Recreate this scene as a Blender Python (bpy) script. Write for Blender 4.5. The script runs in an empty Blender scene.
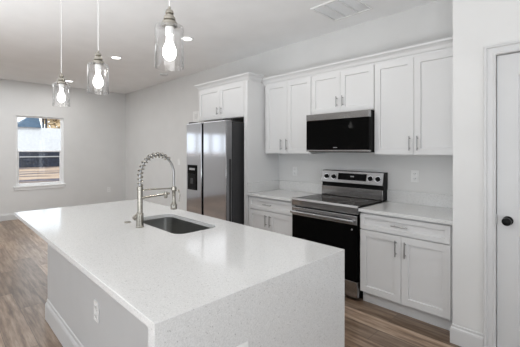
import bpy, bmesh, math, random
from mathutils import Vector, Matrix
random.seed(4)
S = bpy.context.scene
COL = S.collection
PI = math.pi

# ------------------------------------------------------------------ camera
HC = 1.4755
ZC_ = 2.9577
cam_data = bpy.data.cameras.new('camera')
cam_data.sensor_width = 36.0
cam_data.lens = 329.84 / 520 * 36.0
cam_data.shift_y = -(173.5 - 150.23) / 520
cam_data.clip_end = 500
cam = bpy.data.objects.new('camera', cam_data)
COL.objects.link(cam)
cam.location = (0, 0, HC)
cam.rotation_euler = (PI / 2, 0, 0.7949)
S.camera = cam

# ------------------------------------------------------------------ view
S.view_settings.view_transform = 'Standard'
S.view_settings.look = 'None'
S.view_settings.gamma = 1
S.view_settings.use_curve_mapping = False
S.view_settings.exposure = 0.0

# ------------------------------------------------------------------ world, sun, added fill lights
W = bpy.data.worlds.new('world')
S.world = W
W.use_nodes = True
nt = W.node_tree
bg = nt.nodes['Background']
bg.inputs['Color'].default_value = (0.86, 0.93, 1.0, 1)
bg.inputs['Strength'].default_value = 2.2

sun_d = bpy.data.lights.new('sun', 'SUN')
sun_d.energy = 1.5
sun_d.angle = 0.02
sun_d.color = (1.0, 0.95, 0.88)
sun = bpy.data.objects.new('sun', sun_d)
COL.objects.link(sun)
sun.location = (10, 10, 20)
sun.rotation_euler = Vector((-0.75, -0.25, -0.85)).to_track_quat('-Z', 'Y').to_euler()


def area(name, loc, direction, sx, sy, power, color=(1, 1, 1), spread=180):
    d = bpy.data.lights.new(name, 'AREA')
    d.shape = 'RECTANGLE'
    d.size, d.size_y = sx, sy
    d.energy = power
    d.color = color
    d.spread = math.radians(spread)
    o = bpy.data.objects.new(name, d)
    COL.objects.link(o)
    o.location = loc
    o.rotation_euler = Vector(direction).to_track_quat('-Z', 'Y').to_euler()
    return o


# added area lights at unseen openings behind the camera, standing in for daylight
area('rear_opening_fill', (-1.6, -3.98, 1.35), (0, 1, .25), 4.6, 2.1, 8, (0.985, 0.99, 1.0))
area('side_opening_fill', (3.98, -0.4, 1.35), (-1, 0, .25), 4.0, 2.1, 12, (0.985, 0.99, 1.0))
# added fill: two unseen area lights aimed up, one below the ceiling aimed down
area('uplight_fill', (.3, -1.6, .45), (-.25, .45, 1), 2.4, 1.6, 66, (.96, .985, 1), 130)
area('uplight_fill_middle', (-3.4, -1.6, .45), (.15, .35, 1), 3.0, 1.6, 50, (.96, .985, 1), 118)
area('dining_fill', (-6.8, 0.0, ZC_ - .03), (0, 0, -1), 2.6, 4.5, 72, (.96, .985, 1))


# ------------------------------------------------------------------ materials
def newmat(name):
    m = bpy.data.materials.new(name)
    m.use_nodes = True
    return m, m.node_tree, m.node_tree.nodes['Principled BSDF']


def N(t, kind, **kw):
    n = t.nodes.new(kind)
    for k, v in kw.items():
        setattr(n, k, v)
    return n


def coords(t, scale=(1, 1, 1)):
    g = N(t, 'ShaderNodeNewGeometry')
    m = N(t, 'ShaderNodeMapping')
    m.inputs['Scale'].default_value = scale
    t.links.new(g.outputs['Position'], m.inputs['Vector'])
    return m.outputs['Vector']


def ramp(t, fac, stops):
    r = N(t, 'ShaderNodeValToRGB')
    el = r.color_ramp.elements
    while len(el) < len(stops):
        el.new(0.5)
    for e, (p, c) in zip(el, stops):
        e.position = p
        e.color = (*c, 1)
    t.links.new(fac, r.inputs['Fac'])
    return r.outputs['Color']


def noise(t, vec, scale, detail=2, rough=.5):
    n = N(t, 'ShaderNodeTexNoise')
    n.inputs['Scale'].default_value = scale
    n.inputs['Detail'].default_value = detail
    n.inputs['Roughness'].default_value = rough
    t.links.new(vec, n.inputs['Vector'])
    return n.outputs['Fac']


def bump(t, b, h, strength, dist=.01):
    n = N(t, 'ShaderNodeBump')
    n.inputs['Strength'].default_value = strength
    n.inputs['Distance'].default_value = dist
    t.links.new(h, n.inputs['Height'])
    t.links.new(n.outputs['Normal'], b.inputs['Normal'])


def paint(name, col, rough=.5, bstr=.05, bscale=180, var=.02):
    m, t, b = newmat(name)
    v = coords(t)
    f = noise(t, v, 3, 3)
    lo = tuple(c * (1 - var) for c in col)
    hi = tuple(min(1, c * (1 + var)) for c in col)
    t.links.new(ramp(t, f, [(.3, lo), (.7, hi)]), b.inputs['Base Color'])
    b.inputs['Roughness'].default_value = rough
    bump(t, b, noise(t, v, bscale, 2), bstr, .002)
    return m


def metal(name, col, rough, stretch=(1, 1, 60), bstr=.06, var=.06):
    m, t, b = newmat(name)
    v = coords(t, stretch)
    f = noise(t, v, 9, 3)
    t.links.new(ramp(t, f, [(.3, tuple(c * (1 - var) for c in col)), (.7, tuple(min(1, c * (1 + var)) for c in col))]), b.inputs['Base Color'])
    b.inputs['Metallic'].default_value = 1
    b.inputs['Roughness'].default_value = rough
    if bstr:
        bump(t, b, f, bstr, .002)
    return m


M = {}
M['wall'] = paint('wall_paint', (.70, .697, .688), .6, .08, 220)
M['ceiling'] = paint('ceiling_paint', (.92, .92, .92), .8, .2, 120)
M['trim'] = paint('trim_paint', (.62, .62, .62), .35, .0, 50)
M['cabinet'] = paint('cabinet_paint', (.69, .69, .69), .34, .0, 60, .01)
M['island'] = paint('island_paint', (.57, .57, .57), .5, .03, 120)
M['plastic'] = paint('white_plastic', (.82, .82, .81), .3, .0, 60, .01)
M['vent'] = paint('vent_white', (.95, .95, .95), .4, 0, 60, .01)
M['slot'] = paint('outlet_slot', (.05, .05, .05), .5, 0, 60)
M['vinyl'] = paint('window_vinyl', (.85, .85, .85), .35, 0, 60, .01)
M['black'] = paint('black_plastic', (.006, .006, .006), .35, 0, 60)
M['charcoal'] = paint('charcoal_side', (.030, .030, .032), .45, .05, 400)
M['black_glass'] = paint('black_glass', (.003, .003, .003), .04, 0, 60)
M['black_glass'].node_tree.nodes['Principled BSDF'].inputs['IOR'].default_value = 1.14
M['steel_d'] = metal('fascia_steel', (.25, .25, .255), .2, (1, 40, 60), 0)
M['steel'] = metal('brushed_steel', (.53, .535, .56), .085, (1, 1, 45), 0, .03)
M['steel_h'] = metal('brushed_steel_horizontal', (.46, .46, .465), .17, (1, 40, 60), .0)
M['door_edge'] = metal('door_edge_grey', (.30, .30, .31), .4, (1, 1, 1), 0)
M['sink'] = metal('sink_steel', (.35, .35, .34), .30, (30, 1, 1), .05)
M['nickel'] = metal('brushed_nickel', (.37, .35, .31), .22, (1, 1, 8), .0)
M['pull'] = metal('pull_nickel', (.36, .36, .36), .3, (1, 1, 1), 0)
M['knob_black'] = paint('oil_black_knob', (.008, .008, .008), .25, 0, 60)
M['black'].node_tree.nodes['Principled BSDF'].inputs['IOR'].default_value = 1.2
M['knob_black'].node_tree.nodes['Principled BSDF'].inputs['IOR'].default_value = 1.22
M['ink'] = paint('grey_legend', (.35, .35, .36), .5, 0, 60)

# quartz
m, t, b = newmat('white_quartz')
v = coords(t)
vo = N(t, 'ShaderNodeTexVoronoi')
vo.inputs['Scale'].default_value = 95
t.links.new(v, vo.inputs['Vector'])
sp = ramp(t, vo.outputs['Distance'], [(.12, (.58, .58, .58)), (.30, (1, 1, 1))])
n1 = noise(t, v, 60, 2)
mask = ramp(t, n1, [(.50, (0, 0, 0)), (.58, (1, 1, 1))])
n2 = noise(t, v, 220, 2)
basec = ramp(t, n2, [(.35, (.61, .61, .605)), (.65, (.72, .72, .715))])
mx = N(t, 'ShaderNodeMix', data_type='RGBA', blend_type='MULTIPLY')
t.links.new(mask, mx.inputs[0])
t.links.new(basec, mx.inputs[6])
t.links.new(sp, mx.inputs[7])
t.links.new(mx.outputs[2], b.inputs['Base Color'])
b.inputs['Roughness'].default_value = .10
M['quartz'] = m
b.inputs['Specular IOR Level'].default_value = .6

# floor planks
m, t, b = newmat('wood_planks')
v = coords(t)
br = N(t, 'ShaderNodeTexBrick')
br.offset = .37
br.offset_frequency = 2
br.inputs['Scale'].default_value = 1
br.inputs['Brick Width'].default_value = 1.25
br.inputs['Row Height'].default_value = .185
br.inputs['Mortar Size'].default_value = .0016
br.inputs['Mortar Smooth'].default_value = .2
br.inputs['Bias'].default_value = 0
br.inputs['Color1'].default_value = (0, 0, 0, 1)
br.inputs['Color2'].default_value = (1, 1, 1, 1)
br.inputs['Mortar'].default_value = (.5, .5, .5, 1)
t.links.new(v, br.inputs['Vector'])
ad = N(t, 'ShaderNodeVectorMath', operation='MULTIPLY_ADD')
ad.inputs[1].default_value = (7, 13, 5)
t.links.new(br.outputs['Color'], ad.inputs[0])
t.links.new(coords(t, (1.3, 14, 1)), ad.inputs[2])
grain = noise(t, ad.outputs[0], 2.2, 6, .62)
gcol = ramp(t, grain, [(.28, (.11, .067, .043)), (.46, (.245, .170, .118)), (.60, (.36, .27, .20)), (.76, (.50, .40, .315))])
tone = ramp(t, br.outputs['Color'], [(0, (.55, .52, .49)), (1, (1.2, 1.18, 1.16))])
mx = N(t, 'ShaderNodeMix', data_type='RGBA', blend_type='MULTIPLY')
mx.inputs[0].default_value = 1
t.links.new(gcol, mx.inputs[6])
t.links.new(tone, mx.inputs[7])
mm = N(t, 'ShaderNodeMix', data_type='RGBA')
mm.inputs[7].default_value = (.07, .05, .035, 1)
t.links.new(br.outputs['Fac'], mm.inputs[0])
t.links.new(mx.outputs[2], mm.inputs[6])
t.links.new(mm.outputs[2], b.inputs['Base Color'])
b.inputs['Roughness'].default_value = .33
bump(t, b, grain, .08, .004)
M['floor'] = m


def glass(name, ior, tint, rough=0.0):
    m, t, b = newmat(name)
    t.nodes.remove(b)
    out = t.nodes['Material Output']
    lw = N(t, 'ShaderNodeLayerWeight')
    pw = N(t, 'ShaderNodeMath', operation='POWER')
    pw.inputs[1].default_value = 3.0
    t.links.new(lw.outputs['Facing'], pw.inputs[0])
    fr = N(t, 'ShaderNodeMath', operation='MULTIPLY_ADD')
    fr.inputs[1].default_value = 1.0
    fr.inputs[2].default_value = ((ior - 1) / (ior + 1)) ** 2
    t.links.new(pw.outputs[0], fr.inputs[0])
    tr = N(t, 'ShaderNodeBsdfTransparent')
    tr.inputs['Color'].default_value = (*tint, 1)
    gl = N(t, 'ShaderNodeBsdfGlossy')
    gl.inputs['Roughness'].default_value = rough
    mix = N(t, 'ShaderNodeMixShader')
    t.links.new(fr.outputs[0], mix.inputs[0])
    t.links.new(tr.outputs[0], mix.inputs[1])
    t.links.new(gl.outputs[0], mix.inputs[2])
    t.links.new(mix.outputs[0], out.inputs['Surface'])
    return m


M['shade_glass'] = glass('clear_shade_glass', 1.5, (.985, .985, .985))
M['pane'] = glass('window_glass', 1.45, (.97, .98, .98))
M['bulb_glass'] = glass('bulb_glass', 1.45, (1, 1, 1))


def emit(name, col, s):
    m, t, b = newmat(name)
    b.inputs['Base Color'].default_value = (.9, .9, .9, 1)
    b.inputs['Emission Color'].default_value = (*col, 1)
    b.inputs['Emission Strength'].default_value = s
    return m


M['bulb'] = emit('lit_bulb', (1, .97, .93), 8)
M['can'] = emit('lit_downlight', (1, .98, .95), 4)

# outside materials
m, t, b = newmat('sandy_ground')
v = coords(t, (.55, .16, 1))
f = noise(t, v, .9, 6, .7)
t.links.new(ramp(t, f, [(.40, (.05, .045, .07)), (.47, (.20, .14, .10)), (.54, (.36, .25, .17)), (.66, (.46, .36, .27))]), b.inputs['Base Color'])
b.inputs['Roughness'].default_value = .95
M['sand'] = m
M['siding'] = paint('white_siding', (.62, .645, .68), .7, 0, 10, .06)
M['roof_blue'] = paint('slate_blue_roof', (.035, .075, .125), .6, 0, 10, .2)
M['fence_navy'] = paint('dark_navy_boards', (.012, .017, .032), .7, 0, 10, .5)
M['tan'] = paint('tan_leaves', (.55, .42, .26), .9, 0, 10, .3)
M['bark'] = paint('bark', (.08, .07, .065), .9, 0, 10, .3)


# ------------------------------------------------------------------ mesh helpers
def nb():
    return bmesh.new()


def box(bm, x0, x1, y0, y1, z0, z1, bev=0.0, seg=2):
    if x0 > x1: x0, x1 = x1, x0
    if y0 > y1: y0, y1 = y1, y0
    if z0 > z1: z0, z1 = z1, z0
    r = bmesh.ops.create_cube(bm, size=1)
    for q in r['verts']:
        q.co = Vector(((x0 + x1) / 2 + q.co.x * (x1 - x0), (y0 + y1) / 2 + q.co.y * (y1 - y0), (z0 + z1) / 2 + q.co.z * (z1 - z0)))
    if bev:
        es = list({e for q in r['verts'] for e in q.link_edges})
        bmesh.ops.bevel(bm, geom=es, offset=bev, segments=seg, profile=.5, affect='EDGES')
    return bm


def lathe(bm, prof, loc=(0, 0, 0), axis=(0, 0, 1), seg=24, cap=True):
    """prof: list of (radius, height) along axis"""
    q = Vector((0, 0, 1)).rotation_difference(Vector(axis)).to_matrix()
    L = Vector(loc)
    rings = []
    for r, h in prof:
        if r < 1e-6:
            rings.append([bm.verts.new(L + q @ Vector((0, 0, h)))])
        else:
            rings.append([bm.verts.new(L + q @ Vector((r * math.cos(2 * PI * i / seg), r * math.sin(2 * PI * i / seg), h))) for i in range(seg)])
    for a, c in zip(rings, rings[1:]):
        for i in range(seg):
            j = (i + 1) % seg
            if len(a) == 1 and len(c) == 1:
                continue
            if len(a) == 1:
                bm.faces.new((a[0], c[i], c[j]))
            elif len(c) == 1:
                bm.faces.new((a[i], a[j], c[0]))
            else:
                bm.faces.new((a[i], a[j], c[j], c[i]))
    if cap:
        if len(rings[0]) > 2: bm.faces.new(rings[0][::-1])
        if len(rings[-1]) > 2: bm.faces.new(rings[-1])
    return bm


def tube(bm, pts, r, seg=10, cap=True):
    pts = [Vector(p) for p in pts]
    rings = []
    up = Vector((0.123, 0.456, 0.88)).normalized()
    prev = None
    for i, p in enumerate(pts):
        a = pts[max(0, i - 1)]
        c = pts[min(len(pts) - 1, i + 1)]
        d = (c - a).normalized()
        if prev is None:
            u = d.cross(up).normalized()
        else:
            u = (prev - d * prev.dot(d)).normalized()
        prev = u
        w = d.cross(u)
        rr = r[i] if isinstance(r, (list, tuple)) else r
        rings.append([bm.verts.new(p + u * rr * math.cos(2 * PI * k / seg) + w * rr * math.sin(2 * PI * k / seg)) for k in range(seg)])
    for a, c in zip(rings, rings[1:]):
        for k in range(seg):
            j = (k + 1) % seg
            bm.faces.new((a[k], a[j], c[j], c[k]))
    if cap:
        bm.faces.new(rings[0][::-1])
        bm.faces.new(rings[-1])
    return bm


def prism_x(bm, prof, x0, x1):
    """profile in (y, z) extruded along x"""
    a = [bm.verts.new((x0, y, z)) for y, z in prof]
    c = [bm.verts.new((x1, y, z)) for y, z in prof]
    n = len(prof)
    for i in range(n):
        j = (i + 1) % n
        bm.faces.new((a[i], a[j], c[j], c[i]))
    bm.faces.new(a[::-1])
    bm.faces.new(c)
    return bm


def sweep(bm, path, prof):
    """mitred sweep in plan: path of (x, y); prof of (out, z), out measured to the left of travel"""
    n = len(path)
    P = [Vector((x, y, 0)) for x, y in path]
    rings = []
    for i in range(n):
        d1 = (P[i] - P[i - 1]).normalized() if i else (P[1] - P[0]).normalized()
        d2 = (P[i + 1] - P[i]).normalized() if i < n - 1 else d1
        n1 = Vector((-d1.y, d1.x, 0))
        n2 = Vector((-d2.y, d2.x, 0))
        mit = (n1 + n2).normalized()
        k = 1 / max(.2, mit.dot(n1))
        rings.append([bm.verts.new(P[i] + mit * k * o + Vector((0, 0, z))) for o, z in prof])
    m_ = len(prof)
    for a, c in zip(rings, rings[1:]):
        for i in range(m_):
            j = (i + 1) % m_
            bm.faces.new((a[i], a[j], c[j], c[i]))
    bm.faces.new(rings[0][::-1])
    bm.faces.new(rings[-1])
    return bm


def wpos(o):
    p = Vector((0, 0, 0))
    while o:
        p += o.location
        o = o.parent
    return p


def obj(name, bm, mat, parent=None, loc=None, smooth=None):
    bmesh.ops.recalc_face_normals(bm, faces=bm.faces[:])
    me = bpy.data.meshes.new(name)
    off = wpos(parent) if parent else Vector(loc or (0, 0, 0))
    bmesh.ops.translate(bm, verts=bm.verts[:], vec=-off)
    bm.to_mesh(me)
    bm.free()
    me.materials.append(mat)
    if smooth:
        me.polygons.foreach_set('use_smooth', [True] * len(me.polygons))
        me.set_sharp_from_angle(angle=math.radians(smooth))
    o = bpy.data.objects.new(name, me)
    COL.objects.link(o)
    if parent:
        o.parent = parent
    else:
        o.location = off
    return o


def thing(name, label, cat, loc, group=None):
    o = bpy.data.objects.new(name, None)
    o.empty_display_size = .1
    COL.objects.link(o)
    o.location = loc
    o['label'] = label
    o['category'] = cat
    if group: o['group'] = group
    return o


def tag(o, label, cat, group=None, kind=None):
    o['label'] = label
    o['category'] = cat
    if group: o['group'] = group
    if kind: o['kind'] = kind
    return o


def struct(o, label=None, cat=None):
    o['kind'] = 'structure'
    if label: o['label'] = label
    if cat: o['category'] = cat
    return o


def dup(root, loc, label, group=None):
    r = root.copy()
    COL.objects.link(r)
    r.location = loc
    r['label'] = label
    if group: r['group'] = group
    for ch in list(root.children):
        c = ch.copy()
        COL.objects.link(c)
        c.parent = r
        for g in list(ch.children):
            d = g.copy()
            COL.objects.link(d)
            d.parent = c
    return r


# ------------------------------------------------------------------ setting
YW = 3.551     # kitchen wall
XW = -8.67     # window wall
ZC = 2.9577    # ceiling
DW = 2.83      # pantry door wall face
XR, YB = 4.0, -4.0

struct(obj('floor', box(nb(), XW - .15, XR + .15, YB - .15, YW + .15, -.1, 0), M['floor']), 'brown wood plank floor', 'floor')
struct(obj('ceiling', box(nb(), XW - .15, XR + .15, YB - .15, YW + .15, ZC, ZC + .12), M['ceiling']), 'light grey ceiling over the kitchen', 'ceiling')
struct(obj('wall_kitchen', box(nb(), XW - .15, -.55, YW, YW + .15, 0, ZC), M['wall']), 'grey wall behind the cabinets', 'wall')

# window wall: opening for the window seen, and one for the dining area window
WY0, WY1, WZ0, WZ1 = 1.213, 2.119, .70, 2.235
bm = nb()
xa, xb = XW - .15, XW
D0, D1, DZ0, DZ1 = -1.9, -.05, 1.30, 2.0
box(bm, xa, xb, WY1, YW, 0, ZC)
box(bm, xa, xb, WY0, WY1, 0, WZ0)
box(bm, xa, xb, WY0, WY1, WZ1, ZC)
box(bm, xa, xb, D1, WY0, 0, ZC)
box(bm, xa, xb, D0, D1, 0, DZ0)
box(bm, xa, xb, D0, D1, DZ1, ZC)
box(bm, xa, xb, YB, D0, 0, ZC)
for yy in (-1.5, -1.02, -.5):
    box(bm, xa + .03, xb - .03, yy - .03, yy + .03, DZ0, DZ1)
struct(obj('wall_left', bm, M['wall']), 'grey end wall with the window', 'wall')

# walls behind the camera with wide openings that let daylight in
bm = nb()
box(bm, XW, -4.0, YB - .15, YB, 0, ZC)
box(bm, -4.0, .8, YB - .15, YB, 2.45, ZC)
box(bm, -4.0, .8, YB - .15, YB, 0, .25)
box(bm, .8, XR, YB - .15, YB, 0, ZC)
struct(obj('wall_rear', bm, M['wall']), 'wall behind the camera', 'wall')
bm = nb()
box(bm, XR, XR + .15, 1.7, DW, 0, ZC)
box(bm, XR, XR + .15, -2.5, 1.7, 2.45, ZC)
box(bm, XR, XR + .15, -2.5, 1.7, 0, .25)
box(bm, XR, XR + .15, YB, -2.5, 0, ZC)
struct(obj('wall_side', bm, M['wall']), 'side wall right of the camera', 'wall')

# pantry wall with door
PX = -.771
OX0, OX1, OZ = -.497, .375, 2.15
bm = nb()
box(bm, PX, OX0, DW, DW + .12, 0, ZC)
box(bm, PX, PX + .12, DW + .12, YW + .02, 0, ZC)
box(bm, OX0, OX1, DW, DW + .12, OZ, ZC)
box(bm, OX1, XR, DW, DW + .12, 0, ZC)
box(bm, PX + .12, XR, YW + .0, YW + .15, 0, ZC)
M['wall_r'] = M['wall']
struct(obj('wall_right', bm, M['wall_r']), 'light wall with the pantry door', 'wall')

# casing (trim around the door): profiled
casing = [(0, 0), (.0, .022), (.012, .022), (.018, .014), (.052, .010), (.060, .017), (.068, .017), (.072, 0)]
# casing[i] = (distance outward from the opening, thickness off the wall), order outward last
cas = [(0, 0), (0, .010), (.008, .014), (.020, .010), (.048, .013), (.054, .022), (.068, .022), (.072, .012), (.072, 0)]
bm = nb()
pts = [(OX0, 0, -1, 0), (OX0, OZ, -1, 1), (OX1, OZ, 1, 1), (OX1, 0, 1, 0)]
rings = [[bm.verts.new((x + sx * o, DW - h, z + sz * o)) for o, h in cas] for x, z, sx, sz in pts]
for a, c in zip(rings, rings[1:]):
    for i in range(len(cas)):
        j = (i + 1) % len(cas)
        bm.faces.new((a[i], a[j], c[j], c[i]))
bm.faces.new(rings[0]); bm.faces.new(rings[-1][::-1])
struct(obj('trim_1', bm, M['trim']), 'white moulded casing around the pantry door', 'door casing')


# two panel door
def panel_door(x0, x1, z0, z1, yf, th, panels, rec=.010, bev=.022):
    bm = nb()
    xs = sorted({x0, x1} | {p[0] for p in panels} | {p[1] for p in panels})
    zs = sorted({z0, z1} | {p[2] for p in panels} | {p[3] for p in panels})
    for i in range(len(xs) - 1):
        for j in range(len(zs) - 1):
            a, c, d, e = xs[i], xs[i + 1], zs[j], zs[j + 1]
            hit = [p for p in panels if p[0] <= a + 1e-6 and c <= p[1] + 1e-6 and p[2] <= d + 1e-6 and e <= p[3] + 1e-6]
            if not hit:
                vs = [bm.verts.new(q) for q in ((a, yf, d), (c, yf, d), (c, yf, e), (a, yf, e))]
                bm.faces.new(vs)
    for (a, c, d, e) in panels:
        loops = []
        for off, dep in ((0, 0), (bev * .5, rec), (bev * 1.3, rec), (bev * 2.4, rec * .25)) if bev > .01 else ((0, 0), (bev, rec)):
            loops.append([bm.verts.new(q) for q in ((a + off, yf + dep, d + off), (c - off, yf + dep, d + off), (c - off, yf + dep, e - off), (a + off, yf + dep, e - off))])
        for A, B in zip(loops, loops[1:]):
            for k in range(4):
                bm.faces.new((A[k], A[(k + 1) % 4], B[(k + 1) % 4], B[k]))
        bm.faces.new(loops[-1])
    # back and sides
    f = [bm.verts.new(q) for q in ((x0, yf, z0), (x1, yf, z0), (x1, yf, z1), (x0, yf, z1))]
    g = [bm.verts.new(q) for q in ((x0, yf + th, z0), (x1, yf + th, z0), (x1, yf + th, z1), (x0, yf + th, z1))]
    for k in range(4):
        bm.faces.new((f[k], f[(k + 1) % 4], g[(k + 1) % 4], g[k]))
    bm.faces.new(g[::-1])
    bmesh.ops.remove_doubles(bm, verts=bm.verts[:], dist=1e-5)
    return bm


dx0, dx1 = OX0 + .004, OX1 - .004
d = thing('door_1', 'white two-panel pantry door with a black round knob', 'door', (dx0, DW + .02, .01))
d['kind'] = 'structure'
obj('door_leaf', panel_door(dx0, dx1, .01, OZ - .006, DW + .012, .035,
    [(dx0 + .12, dx1 - .12, .25, .885), (dx0 + .12, dx1 - .12, 1.07, 1.99)]), M['trim'], d)
kb = nb()
lathe(kb, [(.0, 0), (.031, 0), (.031, .006), (.012, .010), (.012, .035), (.024, .040), (.029, .052), (.026, .066), (.012, .072), (0, .073)], (-.430, DW + .0125, .985), (0, -1, 0), 28)
o = obj('knob', kb, M['knob_black'], d, smooth=40); o['label'] = 'round black door knob'
obj('strike_plate', box(nb(), dx0 - .0032, dx0 + .0015, DW + .0, DW + .011, .955, 1.03), M['pull'], d)

# baseboards
bbp = [(0, 0), (.016, 0), (.016, .105), (.013, .118), (.007, .124), (.006, .140), (0, .144)]


def baseboard(name, path, label, prof=bbp, mat=None):
    o = obj(name, sweep(nb(), path, prof), mat or M['trim'])
    struct(o, label, 'baseboard')
    return o


# 'left of travel' is into the room
baseboard('baseboard_right', [(PX, DW + .10), (PX, DW), (OX0 - .072, DW)][::-1], 'white baseboard under the pantry wall')
baseboard('baseboard_left', [(XW, YW), (XW, YB)], 'white baseboard under the window wall')
baseboard('baseboard_kitchen', [(-4.40, YW), (XW, YW)], 'white baseboard left of the refrigerator')

# ------------------------------------------------------------------ window
w = thing('window_1', 'white single hung window in the end wall', 'window', (XW, (WY0 + WY1) / 2, WZ0))
w['kind'] = 'structure'
bm = nb()
fx0, fx1 = XW - .12, XW - .045
box(bm, fx0, fx1, WY0, WY0 + .035, WZ0, WZ1)
box(bm, fx0, fx1, WY1 - .045, WY1, WZ0, WZ1)
box(bm, fx0, fx1, WY0 + .035, WY1 - .045, WZ1 - .04, WZ1)
box(bm, fx0, fx1, WY0 + .035, WY1 - .045, WZ0, WZ0 + .045)
obj('window_frame', bm, M['vinyl'], w)
bm = nb()
mz = 1.452
box(bm, XW - .10, XW - .055, WY0 + .035, WY1 - .045, mz - .013, mz + .013, .003)
box(bm, XW - .09, XW - .06, WY0 + .035, WY0 + .06, WZ0 + .045, mz - .022, .002)
box(bm, XW - .09, XW - .06, WY1 - .07, WY1 - .045, WZ0 + .045, mz - .022, .002)
obj('sash_rail', bm, M['vinyl'], w)
obj('pane', box(nb(), XW - .082, XW - .078, WY0 + .035, WY1 - .045, mz + .02, WZ1 - .04), M['pane'], w)
obj('pane', box(nb(), XW - .072, XW - .068, WY0 + .035, WY1 - .045, WZ0 + .045, mz - .02), M['pane'], w)
bm = nb()
box(bm, XW - .045, XW + .035, WY0 - .045, WY1 + .035, WZ0 - .026, WZ0 + .001, .004)
box(bm, XW, XW + .016, WY0 - .03, WY1 + .02, WZ0 - .085, WZ0 - .026, .004)
obj('window_sill', bm, M['vinyl'], w)
# casing flat around
bm = nb()
box(bm, XW - .045, XW + .003, WY0 - .0, WY0 + .012, WZ0, WZ1)
box(bm, XW - .045, XW + .003, WY1 - .012, WY1, WZ0, WZ1)
box(bm, XW - .045, XW + .003, WY0, WY1, WZ1 - .012, WZ1)
obj('window_jamb', bm, M['vinyl'], w)

# ------------------------------------------------------------------ outside
GZ = -.35
o = obj('sandy_lot', box(nb(), -220, XW - .16, -120, 160, GZ - .2, GZ), M['sand'])
tag(o, 'bright sandy ground outside the window', 'ground', kind='structure')


# ------------------------------------------------------------------ cabinetry
FB = YW - .62    # door face of base units 2.931
FU = YW - .33    # door face of wall units 3.221


def pull(parent, p0, p1, mat=None, out=.030, r=.0055):
    """bar pull between p0 and p1 on a face looking towards -y"""
    p0, p1 = Vector(p0), Vector(p1)
    dd = (p1 - p0).normalized()
    bm = nb()
    a = p0 + Vector((0, -out, 0))
    c = p1 + Vector((0, -out, 0))
    tube(bm, [a, c], r, 12)
    for q in (p0 + dd * .022, p1 - dd * .022):
        tube(bm, [q, q + Vector((0, -out, 0))], r * .8, 8)
    return obj('handle', bm, mat or M['pull'], parent, smooth=40)


def shaker(name, parent, x0, x1, z0, z1, yf, rail=.058, mat=None, th=.02, rec=.012):
    bm = panel_door(x0, x1, z0, z1, yf, th, [(x0 + rail, x1 - rail, z0 + rail, z1 - rail)], rec, .004)
    return obj(name, bm, mat or M['cabinet'], parent)


g = .0035


def base_cabinet(x0, x1, label, h1, h2, hd, dl=0, dr=0):
    c = thing('base_cabinet', label, 'cabinet', ((x0 + x1) / 2, YW - .3, 0))
    bm = nb()
    box(bm, x0, x1, FB + .021, YW - .001, .115, .884)
    box(bm, x0, x1, FB + .075, YW - .001, .001, .115)
    obj('body', bm, M['cabinet'], c)
    xa, xb = x0 + dl, x1 - dr
    mid = (xa + xb) / 2
    dw = shaker('drawer', c, xa + g, xb - g, .722, .868, FB, .04)
    pull(dw, (hd[0], FB, .797), (hd[1], FB, .797))
    d1 = shaker('door', c, xa + g, mid - g / 2, .118, .712, FB)
    pull(d1, (h1, FB, .53), (h1, FB, .672))
    d2 = shaker('door', c, mid + g / 2, xb - g, .118, .712, FB)
    pull(d2, (h2, FB, .53), (h2, FB, .672))
    obj('toe_kick', box(nb(), x0, x1, FB + .062, FB + .074, .001, .113), M['cabinet'], c)
    return c


base_cabinet(-3.221, -2.452, 'white shaker base cabinet between refrigerator and range', -2.871, -2.800, (-2.915, -2.777), .02)
base_cabinet(-1.604, -.812, 'white shaker base cabinet right of the range, beside the pantry wall', -1.250, -1.168, (-1.288, -1.147))
# filler strip at the wall
o = obj('filler_strip', box(nb(), -.811, PX - .001, FB + .02, FB + .04, 0.0, .884), M['cabinet'], loc=(-.79, FB + .03, 0))
tag(o, 'narrow white filler strip between base cabinet and pantry wall', 'filler strip')


def wall_cabinet(x0, x1, z0, z1, label, ha, hb, hz, dl=0, yf=FU, dtop=None, group=None):
    c = thing('wall_cabinet', label, 'cabinet', ((x0 + x1) / 2, YW - .16, z0))
    obj('body', box(nb(), x0, x1, yf + .021, YW - .001, z0, z1 + .03), M['cabinet'], c)
    mid = (x0 + dl + x1) / 2
    d1 = shaker('door', c, x0 + dl + g, mid - g / 2, z0 + .006, z1, yf)
    pull(d1, (ha, yf, hz[0]), (ha, yf, hz[1]))
    d2 = shaker('door', c, mid + g / 2, x1 - g, z0 + .006, z1, yf)
    pull(d2, (hb, yf, hz[0]), (hb, yf, hz[1]))
    return c


ZU = 1.43
DT = 2.358
wall_cabinet(-3.200, -2.406, ZU, DT, 'tall white wall cabinet between refrigerator panel and microwave', -2.880, -2.806 + .06 - .04, (1.478, 1.62), .035)
wall_cabinet(-2.404, -1.604, 1.895, DT, 'short white wall cabinet above the microwave', -2.042, -1.966, (1.962, 2.08))
wall_cabinet(-1.602, -.812, ZU, DT, 'tall white wall cabinet right of the microwave, beside the pantry wall', -1.242, -1.170, (1.473, 1.61))
wall_cabinet(-4.35, -3.293, 1.925, DT + .035, 'white wall cabinet above the steel refrigerator', -3.865, -3.777, (1.99, 2.10), 0, FB)
o = obj('filler_strip', box(nb(), -.811, PX - .001, FU + .02, FU + .04, ZU, DT + .03), M['cabinet'], loc=(-.79, FU + .03, ZU))
tag(o, 'narrow white filler strip between wall cabinet and pantry wall', 'filler strip')

# tall end panel beside the refrigerator
o = obj('end_panel', box(nb(), -3.2915, -3.2225, FB, YW - .001, 0, DT + .038, .002), M['cabinet'], loc=(-3.257, FB + .3, 0))
tag(o, 'tall white end panel standing right of the refrigerator', 'panel')

# crown mouldings, out = left of travel
crown = [(0, 0), (.006, 0), (.010, .018), (.020, .026), (.030, .050), (.048, .068), (.062, .074), (.066, .092), (0, .092)]


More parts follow.
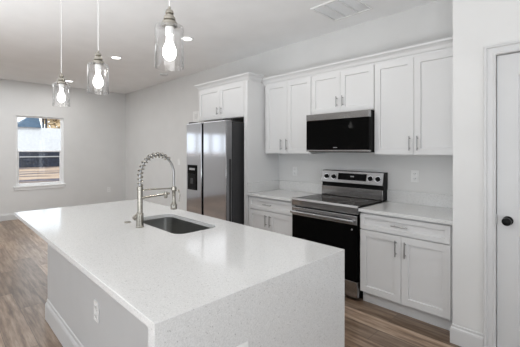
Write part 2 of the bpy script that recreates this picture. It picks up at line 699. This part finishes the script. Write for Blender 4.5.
def crown_run(path, z, label):
    o = obj('crown_molding', sweep(nb(), path, [(a, z + h) for a, h in crown]), M['cabinet'], loc=(path[0][0], path[0][1], z))
    tag(o, label, 'crown molding', kind='thing')


crown_run([(PX - .002, FU + .02), (-3.2215, FU + .02)], 2.362, 'white crown molding along the wall cabinets above the range')
crown_run([(-3.2225, 3.172), (-3.2225, FB + .02), (-4.352, FB + .02), (-4.352, YW - .002)], 2.397, 'white crown molding around the cabinet over the refrigerator')

# ------------------------------------------------------------------ counters
CH = .915


def counter(x0, x1, label, side=False):
    c = thing('countertop', label, 'countertop', ((x0 + x1) / 2, YW - .3, .885))
    obj('slab', box(nb(), x0, x1, YW - .648, YW - .001, .885, CH, .003), M['quartz'], c)
    bm = box(nb(), x0, x1, YW - .022, YW - .001, CH + .0003, 1.043, .002)
    obj('backsplash', bm, M['quartz'], c)
    if side:
        obj('side_splash', box(nb(), x0, x0 + .02, YW - .63, YW - .023, CH + .0003, 1.043, .002), M['quartz'], c)
    return c


counter(-3.221, -2.447, 'white quartz countertop left of the range with a low side splash', True)
counter(-1.606, PX - .001, 'white quartz countertop right of the range')


# ------------------------------------------------------------------ outlets and switches
def outlet_proto(label, loc, w_=.078, h_=.122):
    """duplex outlet on a wall face looking to -y; origin at its back centre"""
    t_ = thing('wall_outlet', label, 'outlet', (0, 0, 0))
    obj('cover_plate', box(nb(), -w_ / 2, w_ / 2, -.006, 0, -h_ / 2, h_ / 2, .002), M['plastic'], t_)
    for s in (-1, 1):
        bm = nb()
        box(bm, -.017, .017, -.009, -.006, s * .026 - .016, s * .026 + .016, .004)
        r_ = obj('receptacle', bm, M['plastic'], t_)
        bm = nb()
        box(bm, -.009, -.006, -.0095, -.0088, s * .026 - .004, s * .026 + .008)
        box(bm, .006, .009, -.0095, -.0088, s * .026 - .004, s * .026 + .008)
        box(bm, -.002, .002, -.0095, -.0088, s * .026 - .012, s * .026 - .008)
        obj('slot', bm, M['slot'], r_)
    t_.location = loc
    return t_


G_OUT = 'white electrical outlets'
o0 = outlet_proto('white outlet on the wall between left counter and wall cabinet', (-2.925, YW - .0005, 1.185))
dup(o0, (-1.318, YW - .0005, 1.205), 'white outlet on the wall above the counter right of the range')
q = dup(o0, (XW + .0005, 3.126, .478), 'white outlet low on the window wall, right of the window')
q.rotation_euler = (0, 0, PI / 2)
q = dup(o0, (-2.12, .6945, .50), 'white outlet on the painted side of the island')
q = dup(o0, (-.9975, .868, .638), 'white outlet on the quartz waterfall end of the island')
q.rotation_euler = (0, 0, PI / 2)
t_ = thing('light_switch', 'white light switch on the bare wall left of the refrigerator', 'switch', (-5.99, YW - .0005, 1.234))
obj('cover_plate', box(nb(), -6.03, -5.95, YW - .0065, YW - .0005, 1.172, 1.296, .002), M['plastic'], t_)
obj('rocker', box(nb(), -6.008, -5.972, YW - .011, YW - .0065, 1.20, 1.268, .003), M['plastic'], t_)
t_ = thing('wall_plate', 'square white cover plate high on the wall left of the refrigerator cabinet', 'plate', (-5.36, YW - .0005, 2.11))
obj('cover', box(nb(), -5.46, -5.25, YW - .012, YW - .0005, 2.02, 2.22, .004), M['plastic'], t_)
obj('inset', box(nb(), -5.40, -5.31, YW - .016, YW - .012, 2.07, 2.17, .003), M['wall'], t_)

# ------------------------------------------------------------------ island
IX0, IX1, IY0, IY1 = -3.677, -.998, .503, 1.650
BX0, BY0 = -3.36, .695
SLAB = .028
isl = thing('kitchen_island', 'painted light grey island base with white baseboard under the quartz top', 'island', ((BX0 + IX1) / 2, 1.15, 0))
bm = nb()
zt = CH - SLAB - .001
SX0, SX1, SY0, SY1 = -2.655, -1.935, 1.135, 1.485
xe = IX1 - .046
wl = .03
box(bm, BX0, xe, BY0, BY0 + wl, 0, zt)
box(bm, BX0, xe, IY1 - .05 - wl, IY1 - .05, 0, zt)
box(bm, BX0, BX0 + wl, BY0 + wl, IY1 - .05 - wl, 0, zt)
box(bm, xe - wl, xe, BY0 + wl, IY1 - .05 - wl, 0, zt)
obj('body', bm, M['island'], isl)
ibb = [(0, .0), (.016, 0), (.016, .125), (.012, .140), (.006, .150), (.005, .172), (0, .178)]
obj('baseboard', sweep(nb(), [(BX0, IY1 - .05), (BX0, BY0), (xe, BY0)], [(-a, z) for a, z in ibb]), M['trim'], isl)
for k in range(3):
    xx = -3.30 + k * .74
    dd = panel_door(xx + .003, xx + .737, .12, .86, 0, .02, [(xx + .06, xx + .68, .18, .80)], .009, .004)
    for v_ in dd.verts:
        v_.co.y = (IY1 - .05 + .0205) - v_.co.y
    obj('door', dd, M['island'], isl)

# island top with sink cut-out, waterfall end
top = thing('island_countertop', 'speckled white quartz island top with waterfall end and sink cut-out', 'countertop', ((IX0 + IX1) / 2, (IY0 + IY1) / 2, CH - SLAB))


def rrect(x0, x1, y0, y1, r, n=8):
    out = []
    for cx, cy, a0 in ((x1 - r, y1 - r, 0), (x0 + r, y1 - r, 90), (x0 + r, y0 + r, 180), (x1 - r, y0 + r, 270)):
        for k in range(n + 1):
            a = math.radians(a0 + 90 * k / n)
            out.append((cx + r * math.cos(a), cy + r * math.sin(a)))
    return out


def ringface(bm, outer, inner, z, flip=False):
    """triangulated face between the outer rectangle and the inner loop"""
    vo_ = [bm.verts.new((x, y, z)) for x, y in outer]
    vi_ = [bm.verts.new((x, y, z)) for x, y in inner]
    es = [bm.edges.new((vo_[i], vo_[(i + 1) % len(vo_)])) for i in range(len(vo_))]
    es += [bm.edges.new((vi_[i], vi_[(i + 1) % len(vi_)])) for i in range(len(vi_))]
    bmesh.ops.triangle_fill(bm, use_beauty=True, use_dissolve=False, edges=es)
    return vo_, vi_


bm = nb()
cut = rrect(SX0, SX1, SY0, SY1, .075)
outer = [(IX0, IY0), (IX1, IY0), (IX1, IY1), (IX0, IY1)]
e = .002
outer_in = [(IX0 + e, IY0 + e), (IX1 - e, IY0 + e), (IX1 - e, IY1 - e), (IX0 + e, IY1 - e)]
vo1, vi1 = ringface(bm, outer_in, cut, CH)
vo2, vi2 = ringface(bm, outer, cut, CH - SLAB)
vm = [bm.verts.new((x, y, CH - e)) for x, y in outer]
for A, B in ((vo1, vm), (vm, vo2)):
    for i in range(4):
        bm.faces.new((A[i], A[(i + 1) % 4], B[(i + 1) % 4], B[i]))
for i in range(len(cut)):
    j = (i + 1) % len(cut)
    bm.faces.new((vi1[i], vi1[j], vi2[j], vi2[i]))
obj('slab', bm, M['quartz'], top)
obj('waterfall_panel', box(nb(), IX1 - .045, IX1, IY0, IY1, 0, CH - SLAB - .0003), M['quartz'], top)

# sink
sk = thing('kitchen_sink', 'stainless undermount sink with rounded corners set in the island', 'sink', ((SX0 + SX1) / 2, (SY0 + SY1) / 2, .66))
bm = nb()
zr = CH - SLAB - .0006
levels = [(-.012, zr), (.004, zr), (.004, zr - .01), (.010, .72), (.022, .695), (.05, .682)]
loops = []
for ins, z in levels:
    r_ = max(.02, .075 - ins)
    loops.append([bm.verts.new((x, y, z)) for x, y in rrect(SX0 + ins, SX1 - ins, SY0 + ins, SY1 - ins, r_)])
for A, B in zip(loops, loops[1:]):
    for i in range(len(A)):
        j = (i + 1) % len(A)
        bm.faces.new((A[i], A[j], B[j], B[i]))
bm.faces.new(loops[-1])
bs = obj('basin', bm, M['sink'], sk, smooth=60)
mod = bs.modifiers.new('thickness', 'SOLIDIFY')
mod.thickness = .0015
mod.offset = 1
bm = nb()
lathe(bm, [(.0, .001), (.030, .001), (.043, .003), (.045, .0005), (.045, -.001)], ((SX0 + SX1) / 2, 1.31, .6835), (0, 0, 1), 28, False)
obj('drain', bm, M['steel'], sk, smooth=40)

# ------------------------------------------------------------------ faucet
FX, FY = -2.325, 1.058
f = thing('faucet', 'brushed nickel spring pull-down faucet standing behind the sink', 'faucet', (FX, FY, CH))
f['label'] = 'tall brushed nickel spring faucet standing beside the island sink'
f.location = (FX, FY, CH)
obj('base', lathe(nb(), [(0, .0004), (.029, .0004), (.029, .006), (.026, .009), (.025, .075), (.0245, .10), (.0205, .104), (0, .104)], (FX, FY, CH), (0, 0, 1), 28), M['nickel'], f, smooth=40)
obj('column', lathe(nb(), [(0, .1042), (.0185, .1042), (.0185, .27), (.021, .272), (.021, .295), (.016, .30), (0, .30)], (FX, FY, CH), (0, 0, 1), 28), M['nickel'], f, smooth=40)
# arch centre line
RY = .137
arch = []
z0a = CH + .30
for k in range(6):
    arch.append((FX, FY, z0a + .010 * k))
zc_ = z0a + .07
yc_ = FY + RY
for k in range(0, 33):
    a = PI - (PI + math.radians(2)) * k / 32
    arch.append((FX, yc_ + RY * math.cos(a), zc_ + .155 * math.sin(a)))
HZ = 1.10
for k in range(1, 8):
    arch.append((FX, yc_ + RY, zc_ - (zc_ - HZ) * k / 7))
obj('hose', tube(nb(), arch, .0095, 12), M['pull'], f, smooth=60)


def resample(P, n):
    P = [Vector(p) for p in P]
    L = [0]
    for a, c in zip(P, P[1:]):
        L.append(L[-1] + (c - a).length)
    out = []
    j = 0
    for i in range(n):
        s = L[-1] * i / (n - 1)
        while j < len(P) - 2 and L[j + 1] < s:
            j += 1
        k = (s - L[j]) / max(1e-9, L[j + 1] - L[j])
        out.append(P[j].lerp(P[j + 1], k))
    return out


core = resample(arch[:30], 21 * 14 + 1)
turns = 13
hel = []
nn = len(core)
for i, p in enumerate(core):
    a = core[max(0, i - 1)]
    c = core[min(nn - 1, i + 1)]
    dd = (c - a).normalized()
    u = Vector((1, 0, 0))
    w_ = dd.cross(u)
    th = 2 * PI * turns * i / (nn - 1)
    hel.append(p + (u * math.cos(th) + w_ * math.sin(th)) * .0185)
obj('spring', tube(nb(), hel, .0042, 6), M['nickel'], f, smooth=60)
HYY = yc_ + RY
obj('spray_head', lathe(nb(), [(0, 1.012), (.024, 1.012), (.025, 1.018), (.025, 1.045), (.018, 1.062), (.0145, 1.075), (.0135, 1.15), (.016, 1.155), (.016, 1.185), (.010, 1.195), (0, 1.195)], (FX, HYY, 0), (0, 0, 1), 24), M['nickel'], f, smooth=40)
bm = nb()
tube(bm, [(FX + .012, HYY + .012, 1.155), (FX + .02, HYY + .030, 1.165), (FX + .022, HYY + .040, 1.12), (FX + .02, HYY + .034, 1.07)], [.004, .005, .005, .003], 10)
obj('spray_lever', bm, M['nickel'], f, smooth=60)
bm = nb()
tube(bm, [(FX, FY + .015, 1.186), (FX, HYY - .016, 1.178)], .0055, 10)
lathe(bm, [(.0165, -.010), (.0215, -.010), (.0215, .010), (.0165, .010)], (FX, HYY, 1.175), (0, 0, 1), 24, False)
obj('holder_arm', bm, M['nickel'], f, smooth=40)
bm = nb()
tube(bm, [(FX, FY + .015, 1.128), (FX, FY + .235, 1.140)], .0085, 12)
lathe(bm, [(0, -.035), (.011, -.035), (.013, -.028), (.013, .014), (0, .014)], (FX, FY + .205, 1.142), (0, 0, 1), 20)
obj('spout', bm, M['nickel'], f, smooth=40)
bm = nb()
lathe(bm, [(0, 0), (.017, 0), (.017, .028), (.020, .030), (.020, .045), (.012, .052), (0, .053)], (FX - .02, FY, CH + .062), (-1, -.25, 0), 20)
o = obj('valve', bm, M['nickel'], f, smooth=40)
bm = nb()
tube(bm, [(FX - .052, FY - .012, CH + .075), (FX - .060, FY + .02, CH + .115), (FX - .062, FY + .045, CH + .125)], [.006, .005, .004], 10)
obj('lever', bm, M['nickel'], o, smooth=60)

o = obj('sink_hole_cover', lathe(nb(), [(0, .0004), (.026, .0004), (.026, .004), (.022, .007), (0, .008)], (-2.545, 1.058, CH), (0, 0, 1), 28), M['nickel'], loc=(-2.545, 1.058, CH), smooth=40)
tag(o, 'small round nickel hole cover on the island top left of the faucet', 'cap')

# ------------------------------------------------------------------ refrigerator
RX0, RX1, RYF, RZ = -4.278, -3.335, 2.660, 1.868
fr = thing('refrigerator', 'stainless side by side refrigerator with black water dispenser', 'refrigerator', ((RX0 + RX1) / 2, 3.1, 0))
obj('body', box(nb(), RX0 + .006, RX1 - .002, RYF + .108, YW - .04, .02, RZ - .012, .004), M['charcoal'], fr)
xg0, xg1 = -3.888, -3.842


def fr_door(x0, x1, name='door'):
    bm = nb()
    box(bm, x0, x1, RYF, RYF + .098, .10, RZ, .010, 3)
    return obj(name, bm, M['steel'], fr)


dL = fr_door(RX0, xg0)
dR = fr_door(xg1, RX1)
dR2 = obj('edge_strip', box(nb(), RX1 - .0008, RX1 + .0022, RYF + .012, RYF + .096, .11, RZ - .008, .001), M['door_edge'], dR)
obj('edge_grip', box(nb(), RX1 + .0022, RX1 + .0042, RYF + .05, RYF + .085, .5, 1.36, .001), M['charcoal'], dR)
obj('handle_recess', box(nb(), xg0 + .001, xg1 - .001, RYF + .035, RYF + .095, .12, RZ - .02), M['black'], fr)
bm = nb()
box(bm, RX0 + .03, RX0 + .10, RYF + .02, RYF + .14, RZ + .0, RZ + .022, .004)
obj('hinge_cover', bm, M['charcoal'], fr)
bm = nb()
box(bm, RX1 - .10, RX1 - .03, RYF + .02, RYF + .14, RZ + .0, RZ + .022, .004)
obj('hinge_cover', bm, M['charcoal'], fr)
obj('toe_grille', box(nb(), RX0 + .01, RX1 - .01, RYF + .05, RYF + .108, .02, .095, .003), M['charcoal'], fr)
# dispenser on the left door
dz0, dz1, ddx0, ddx1 = .90, 1.262, RX0 + .04, RX0 + .285
dp = obj('dispenser', box(nb(), ddx0, ddx1, RYF - .006, RYF + .002, dz0, dz1, .004), M['black_glass'], dL)
obj('dispenser_bay', box(nb(), ddx0 + .025, ddx1 - .025, RYF - .008, RYF - .0055, dz0 + .02, dz1 - .13, .003), M['black'], dp)
obj('control_strip', box(nb(), ddx0 + .05, ddx1 - .05, RYF - .0085, RYF - .0055, dz1 - .075, dz1 - .045, .002), M['ink'], dp)
obj('paddle', box(nb(), ddx0 + .09, ddx1 - .09, RYF - .014, RYF - .008, dz0 + .09, dz0 + .17, .003), M['charcoal'], dp)

# ------------------------------------------------------------------ microwave
MX0, MX1, MY, MZ0, MZ1 = -2.400, -1.607, 3.122, 1.452, 1.889
mw = thing('microwave', 'black and stainless over-the-range microwave under the short cabinet', 'microwave', ((MX0 + MX1) / 2, 3.3, MZ0))
obj('body', box(nb(), MX0 + .002, MX1, MY + .045, YW - .002, MZ0, MZ1, .003), M['black'], mw)
dz = MZ1 - .073
md = obj('door', box(nb(), MX0, MX1, MY, MY + .044, MZ0 + .028, dz - .001, .004), M['black_glass'], mw)
obj('window_mesh', box(nb(), MX0 + .06, MX1 - .22, MY - .0012, MY + .001, MZ0 + .075, dz - .05, .0005), M['black_glass'], md)
obj('top_trim', box(nb(), MX0, MX1, MY - .002, MY + .044, dz, MZ1, .004), M['steel_h'], mw)
obj('bottom_trim', box(nb(), MX0, MX1, MY - .002, MY + .044, MZ0 + .008, MZ0 + .027, .003), M['steel_h'], mw)
obj('badge', box(nb(), -2.03, -1.98, MY - .0022, MY - .0008, MZ0 + .05, MZ0 + .056), M['ink'], md)

# ------------------------------------------------------------------ range
GX0, GX1, GYF = -2.440, -1.614, 2.902
rg = thing('electric_range', 'stainless and black glass-top electric range between the base cabinets', 'range', ((GX0 + GX1) / 2, 3.2, 0))
obj('body', box(nb(), GX0 + .004, GX1 - .004, GYF + .05, 3.52, .03, .905, .003), M['black'], rg)
bm = nb()
box(bm, GX0, GX1, GYF + .012, 3.43, .906, .929, .004)
ct = obj('cooktop', bm, M['black_glass'], rg)
for (x, y, r_) in ((-2.24, 3.04, .10), (-1.82, 3.04, .085), (-2.24, 3.30, .075), (-1.82, 3.30, .095)):
    obj('burner_ring', lathe(nb(), [(r_ - .002, 0), (r_ - .002, .0006), (r_, .0006), (r_, 0), (r_ - .002, 0)], (x, y, .9288), (0, 0, 1), 40, False), M['ink'], ct)
bm = nb()
prism_x(bm, [(GYF + .05, .852), (GYF + .004, .852), (GYF, .858), (GYF, .915), (GYF + .010, .934), (GYF + .028, .936), (GYF + .034, .9305), (GYF + .05, .9295)], GX0 - .0, GX1 + .0)
obj('front_trim', bm, M['steel_h'], rg)
od = obj('oven_door', box(nb(), GX0 + .006, GX1 - .006, GYF, GYF + .049, .205, .838, .005), M['black_glass'], rg)
obj('door_header', box(nb(), GX0 + .006, GX1 - .006, GYF - .004, GYF + .03, .745, .836, .005), M['steel_h'], od)
bm = nb()
box(bm, GX0 + .02, GX1 - .02, GYF - .060, GYF - .035, .772, .802, .009, 3)
for x in (GX0 + .045, GX1 - .045):
    box(bm, x - .014, x + .014, GYF - .04, GYF - .003, .777, .797, .003)
obj('handle', bm, M['steel_h'], od, smooth=40)
obj('badge', lathe(nb(), [(0, 0), (.009, 0), (.009, .001), (0, .001)], (GX1 - .06, GYF - .0005, .70), (0, -1, 0), 16), M['ink'], od)
obj('storage_drawer', box(nb(), GX0 + .006, GX1 - .006, GYF + .004, GYF + .049, .035, .193, .005), M['steel_h'], rg)
for x in (GX0 + .06, GX1 - .06):
    for y in (GYF + .1, 3.45):
        obj('foot', lathe(nb(), [(0, 0), (.02, 0), (.02, .008), (.01, .01), (.01, .031), (0, .031)], (x, y, 0), (0, 0, 1), 12), M['black'], rg)
# backguard: leans back slightly
BG0, BG1 = -2.402, -1.607
bgd = obj('backguard', prism_x(nb(), [(3.44, .929), (3.44, 1.04), (3.452, 1.046), (3.452, 1.085), (3.425, 1.095), (3.455, 1.222), (3.47, 1.23), (3.545, 1.23), (3.545, .929)], BG0, BG1), M['black'], rg)
obj('lower_panel', box(nb(), BG0 + .004, BG1 - .004, 3.432, 3.4395, .932, 1.040, .002), M['steel_h'], bgd)
# control fascia, sloped
def slope_plate(x0, x1, z0, z1, t0, t1):
    """plate on the leaning face between heights; t = thickness offsets out of the face"""
    y = lambda z: 3.425 + (z - 1.095) * (3.455 - 3.425) / (1.222 - 1.095)
    return prism_x(nb(), [(y(z0) - t0, z0), (y(z0) - t1, z0), (y(z1) - t1, z1), (y(z1) - t0, z1)], x0, x1)


fa = obj('control_fascia', slope_plate(BG0 + .001, BG1 - .001, 1.094, 1.226, -.001, .006), M['steel_d'], bgd)
obj('display', slope_plate(-2.165, -1.800, 1.128, 1.205, .006, .0085), M['black_glass'], bgd)
obj('badge', slope_plate(-2.0, -1.955, 1.165, 1.178, .0085, .0092), M['ink'], bgd)
ax = Vector((0, -1, .236)).normalized()
for x in (-2.325, -2.222, -1.752, -1.664):
    z = 1.158
    y = 3.425 + (z - 1.095) * .236 - .0065
    kn = obj('knob', lathe(nb(), [(0, 0), (.028, 0), (.028, .006), (.023, .008), (.021, .026), (.018, .029), (0, .029)], (x, y, z), ax, 24), M['black'], bgd, smooth=40)
    obj('knob_ring', lathe(nb(), [(.029, 0), (.034, 0), (.034, .004), (.029, .004)], (x, y, z), ax, 28, False), M['steel'], kn)

# ------------------------------------------------------------------ pendant lamps
def pendant(x, y, label):
    p = thing('pendant_lamp', label, 'pendant lamp', (x, y, ZC), 'clear glass pendant lamps over the island')
    obj('canopy', lathe(nb(), [(0, 0), (.06, 0), (.06, -.012), (.045, -.024), (.008, -.028), (0, -.028)], (x, y, ZC - .0003), (0, 0, 1), 28), M['nickel'], p, smooth=40)
    obj('cord', tube(nb(), [(x, y, ZC - .027), (x, y, 2.125)], .0028, 8), M['plastic'], p)
    obj('socket_cap', lathe(nb(), [(0, 2.130), (.006, 2.130), (.007, 2.118), (.015, 2.114), (.019, 2.106), (.019, 2.099), (.013, 2.094), (.013, 2.090), (.024, 2.086), (.027, 2.078), (.027, 2.070), (.022, 2.066), (.034, 2.060), (.036, 2.052), (.036, 2.043), (.030, 2.040), (0, 2.040)], (x, y, 0), (0, 0, 1), 28), M['nickel'], p, smooth=40)
    obj('socket', lathe(nb(), [(0, 2.0378), (.019, 2.0378), (.019, 2.002), (0, 2.002)], (x, y, 0), (0, 0, 1), 20), M['plastic'], p, smooth=40)
    # glass jar, open below, real wall thickness
    ro, ri, zb, ztp = .0640, .0605, 1.850, 2.043
    prof = [(.0345, ztp), (ro - .010, ztp), (ro - .002, ztp - .004), (ro, ztp - .013), (ro, zb + .002), (ro - .0018, zb), (ri, zb + .002), (ri, ztp - .013), (ri - .008, ztp - .006), (.0345, ztp - .004), (.0345, ztp)]
    obj('glass_shade', lathe(nb(), prof, (x, y, 0), (0, 0, 1), 40, False), M['shade_glass'], p, smooth=50)
    b_ = obj('bulb', lathe(nb(), [(0, 1.884), (.010, 1.886), (.022, 1.894), (.029, 1.908), (.031, 1.922), (.029, 1.938), (.022, 1.955), (.0145, 1.972), (.0135, 2.001), (0, 2.001)], (x, y, 0), (0, 0, 1), 24), M['bulb'], p, smooth=60)
    return p


PY = .76
p1 = pendant(-1.365, PY, 'clear glass pendant lamp nearest the camera, largest of the three')
dup(p1, (-2.295, PY, ZC), 'middle one of the three clear glass pendant lamps')
dup(p1, (-3.19, PY, ZC), 'clear glass pendant lamp farthest off, nearest the window')


# ------------------------------------------------------------------ downlights
def downlight(x, y, label):
    p = thing('recessed_downlight', label, 'ceiling light', (x, y, ZC), 'round recessed ceiling downlights')
    obj('trim_ring', lathe(nb(), [(.068, 0), (.092, 0), (.090, -.005), (.072, -.008), (.068, -.004), (.068, 0)], (x, y, ZC - .0003), (0, 0, 1), 32, False), M['plastic'], p, smooth=50)
    obj('lens', lathe(nb(), [(0, -.001), (.067, -.001), (.067, -.004), (0, -.005)], (x, y, ZC - .0003), (0, 0, 1), 32), M['can'], p, smooth=50)
    return p


cans = [(-3.806, 2.369, 'recessed downlight in the ceiling behind the nearest pendant lamp'),
        (-5.376, 2.050, 'recessed downlight in the ceiling right of the middle pendant lamp'),
        (-7.905, 2.027, 'recessed downlight in the ceiling above the farthest pendant lamp')]
c0 = downlight(*cans[0])
for x, y, l in cans[1:]:
    dup(c0, (x, y, ZC), l)
dup(c0, (-2.236, 1.95, ZC), 'added unseen downlight in the ceiling above the aisle before the range')  # extra downlight added out of view to brighten the aisle
for x, y, l in cans + [(-2.236, 1.95, '')]:
    dl = bpy.data.lights.new('downlight_lamp', 'AREA')
    dl.shape = 'DISK'
    dl.size = .13
    dl.energy = {-2.236: 9, -3.806: 1.5}.get(x, 3)
    dl.color = (1, .96, .9)
    lo = bpy.data.objects.new('downlight_lamp', dl)
    COL.objects.link(lo)
    lo.location = (x, y, ZC - .012)

# ------------------------------------------------------------------ ceiling vent and detector
vx0, vx1, vy0, vy1 = -2.095, -1.630, 2.790, 3.250
vt = thing('ceiling_vent', 'square white slatted air vent in the ceiling near the wall cabinets', 'vent', ((vx0 + vx1) / 2, (vy0 + vy1) / 2, ZC))
bm = nb()
zf = ZC - .0004
fw = .022
box(bm, vx0, vx1, vy0, vy0 + fw, zf - .012, zf, .002)
box(bm, vx0, vx1, vy1 - fw, vy1, zf - .012, zf, .002)
box(bm, vx0, vx0 + fw, vy0 + fw, vy1 - fw, zf - .012, zf, .002)
box(bm, vx1 - fw, vx1, vy0 + fw, vy1 - fw, zf - .012, zf, .002)
for k in (1, 2):
    xx = vx0 + (vx1 - vx0) * k / 3
    box(bm, xx - .006, xx + .006, vy0 + fw, vy1 - fw, zf - .012, zf, .001)
obj('frame', bm, M['plastic'], vt)
bm = nb()
n = 22
for k in range(n):
    yy = vy0 + fw + (vy1 - vy0 - 2 * fw) * (k + .5) / n
    a = [bm.verts.new(c) for c in ((vx0 + fw, yy - .007, zf - .009), (vx1 - fw, yy - .007, zf - .009), (vx1 - fw, yy + .006, zf - .002), (vx0 + fw, yy + .006, zf - .002))]
    c = [bm.verts.new(q.co + Vector((0, .001, .0012))) for q in a]
    for i in range(4):
        bm.faces.new((a[i], a[(i + 1) % 4], c[(i + 1) % 4], c[i]))
    bm.faces.new(a); bm.faces.new(c[::-1])
obj('slats', bm, M['vent'], vt)
o = obj('smoke_detector', lathe(nb(), [(0, 0), (.075, 0), (.075, -.012), (.062, -.03), (.03, -.036), (0, -.036)], (-5.885, 3.16, ZC - .0004), (0, 0, 1), 28), M['wall'], loc=(-5.885, 3.16, ZC - .0004), smooth=40)
tag(o, 'small round grey detector on the ceiling beside the kitchen wall', 'smoke detector')

# ------------------------------------------------------------------ things outside the window
def px_on_x(u, v, X):
    """where the sight line of a measured bearing meets the vertical plane x = X (survey of the far yard)"""
    k = (u - 260.01) / 329.84
    s_, c_ = math.sin(.7949), math.cos(.7949)
    Y = (-X * c_ - k * X * s_) / (s_ - k * c_)
    dd = -X * s_ + Y * c_
    return Y, HC - (v - 150.23) * dd / 329.84


XF = -42
yl, _ = px_on_x(8, 150, XF); yr, _ = px_on_x(72, 150, XF)
_, zt_ = px_on_x(38, 151.5, XF)
_, zm_ = px_on_x(38, 162, XF)
fe = thing('board_fence', 'long dark navy board fence across the far side of the lot', 'fence', (XF, (yl + yr) / 2, GZ))
obj('boards', box(nb(), XF - .05, XF, yl, yr, GZ, zt_), M['fence_navy'], fe)
obj('rail', box(nb(), XF, XF + .08, yl, yr, zt_ - .62, zt_ - .50), M['ink'], fe)
XH = -52
hy0, _ = px_on_x(5, 150, XH); hy1, _ = px_on_x(75, 150, XH)
_, hz = px_on_x(38, 127.7, XH)
ho = thing('neighbouring_house', 'white sided house with slate blue roof beyond the dark fence', 'house', (XH - 4, (hy0 + hy1) / 2, GZ))
obj('wall', box(nb(), XH - 8, XH, hy0, hy1, GZ, hz), M['siding'], ho)
ra, _ = px_on_x(14, 150, XH); rb, _ = px_on_x(41, 150, XH); rc, _ = px_on_x(23, 150, XH)
_, hz2 = px_on_x(30, 112, XH)
bm = nb()
vs = [bm.verts.new(c) for c in ((XH + .3, ra, hz), (XH + .3, rb, hz), (XH - 8, rb, hz), (XH - 8, ra, hz), (XH - 2, rc + 1.5, hz2), (XH - 2, rb, hz2))]
for q in ((0, 1, 5, 4), (1, 2, 5), (2, 3, 4, 5), (3, 0, 4), (3, 2, 1, 0)):
    bm.faces.new([vs[i] for i in q])
obj('roof', bm, M['roof_blue'], ho)
for u0 in (43, 46):
    ya, _ = px_on_x(u0, 150, XH); yb, _ = px_on_x(u0 + 1.2, 150, XH)
    obj('post', box(nb(), XH - .5, XH, ya, yb, hz + .001, hz2 + 2), M['fence_navy'], ho)
# autumn tree behind the right end of the house
yt, zt2 = px_on_x(54, 120, XH - 14)
tr = thing('tan_leaved_tree', 'tan leaved tree rising behind the white house', 'tree', (XH - 14, yt, GZ))
obj('trunk', tube(nb(), [(XH - 14, yt, GZ), (XH - 14, yt + .1, zt2)], [.3, .15], 10), M['bark'], tr)
bm = nb()
for k in range(260):
    a, r_, z_ = random.uniform(0, 2 * PI), abs(random.gauss(0, 1.3)), random.gauss(zt2, 1.3)
    c = Vector((XH - 14 + r_ * math.cos(a), yt + r_ * math.sin(a), z_))
    q = Matrix.Rotation(random.uniform(0, 6), 3, Vector((random.random(), random.random(), random.random() + .1)).normalized())
    s_ = random.uniform(.15, .35)
    bm.faces.new([bm.verts.new(c + q @ Vector(p_)) for p_ in ((-s_, -s_, 0), (s_, -s_, .1), (s_, s_, 0), (-s_, s_, .1))])
obj('leaves', bm, M['tan'], tr)['kind'] = 'stuff'
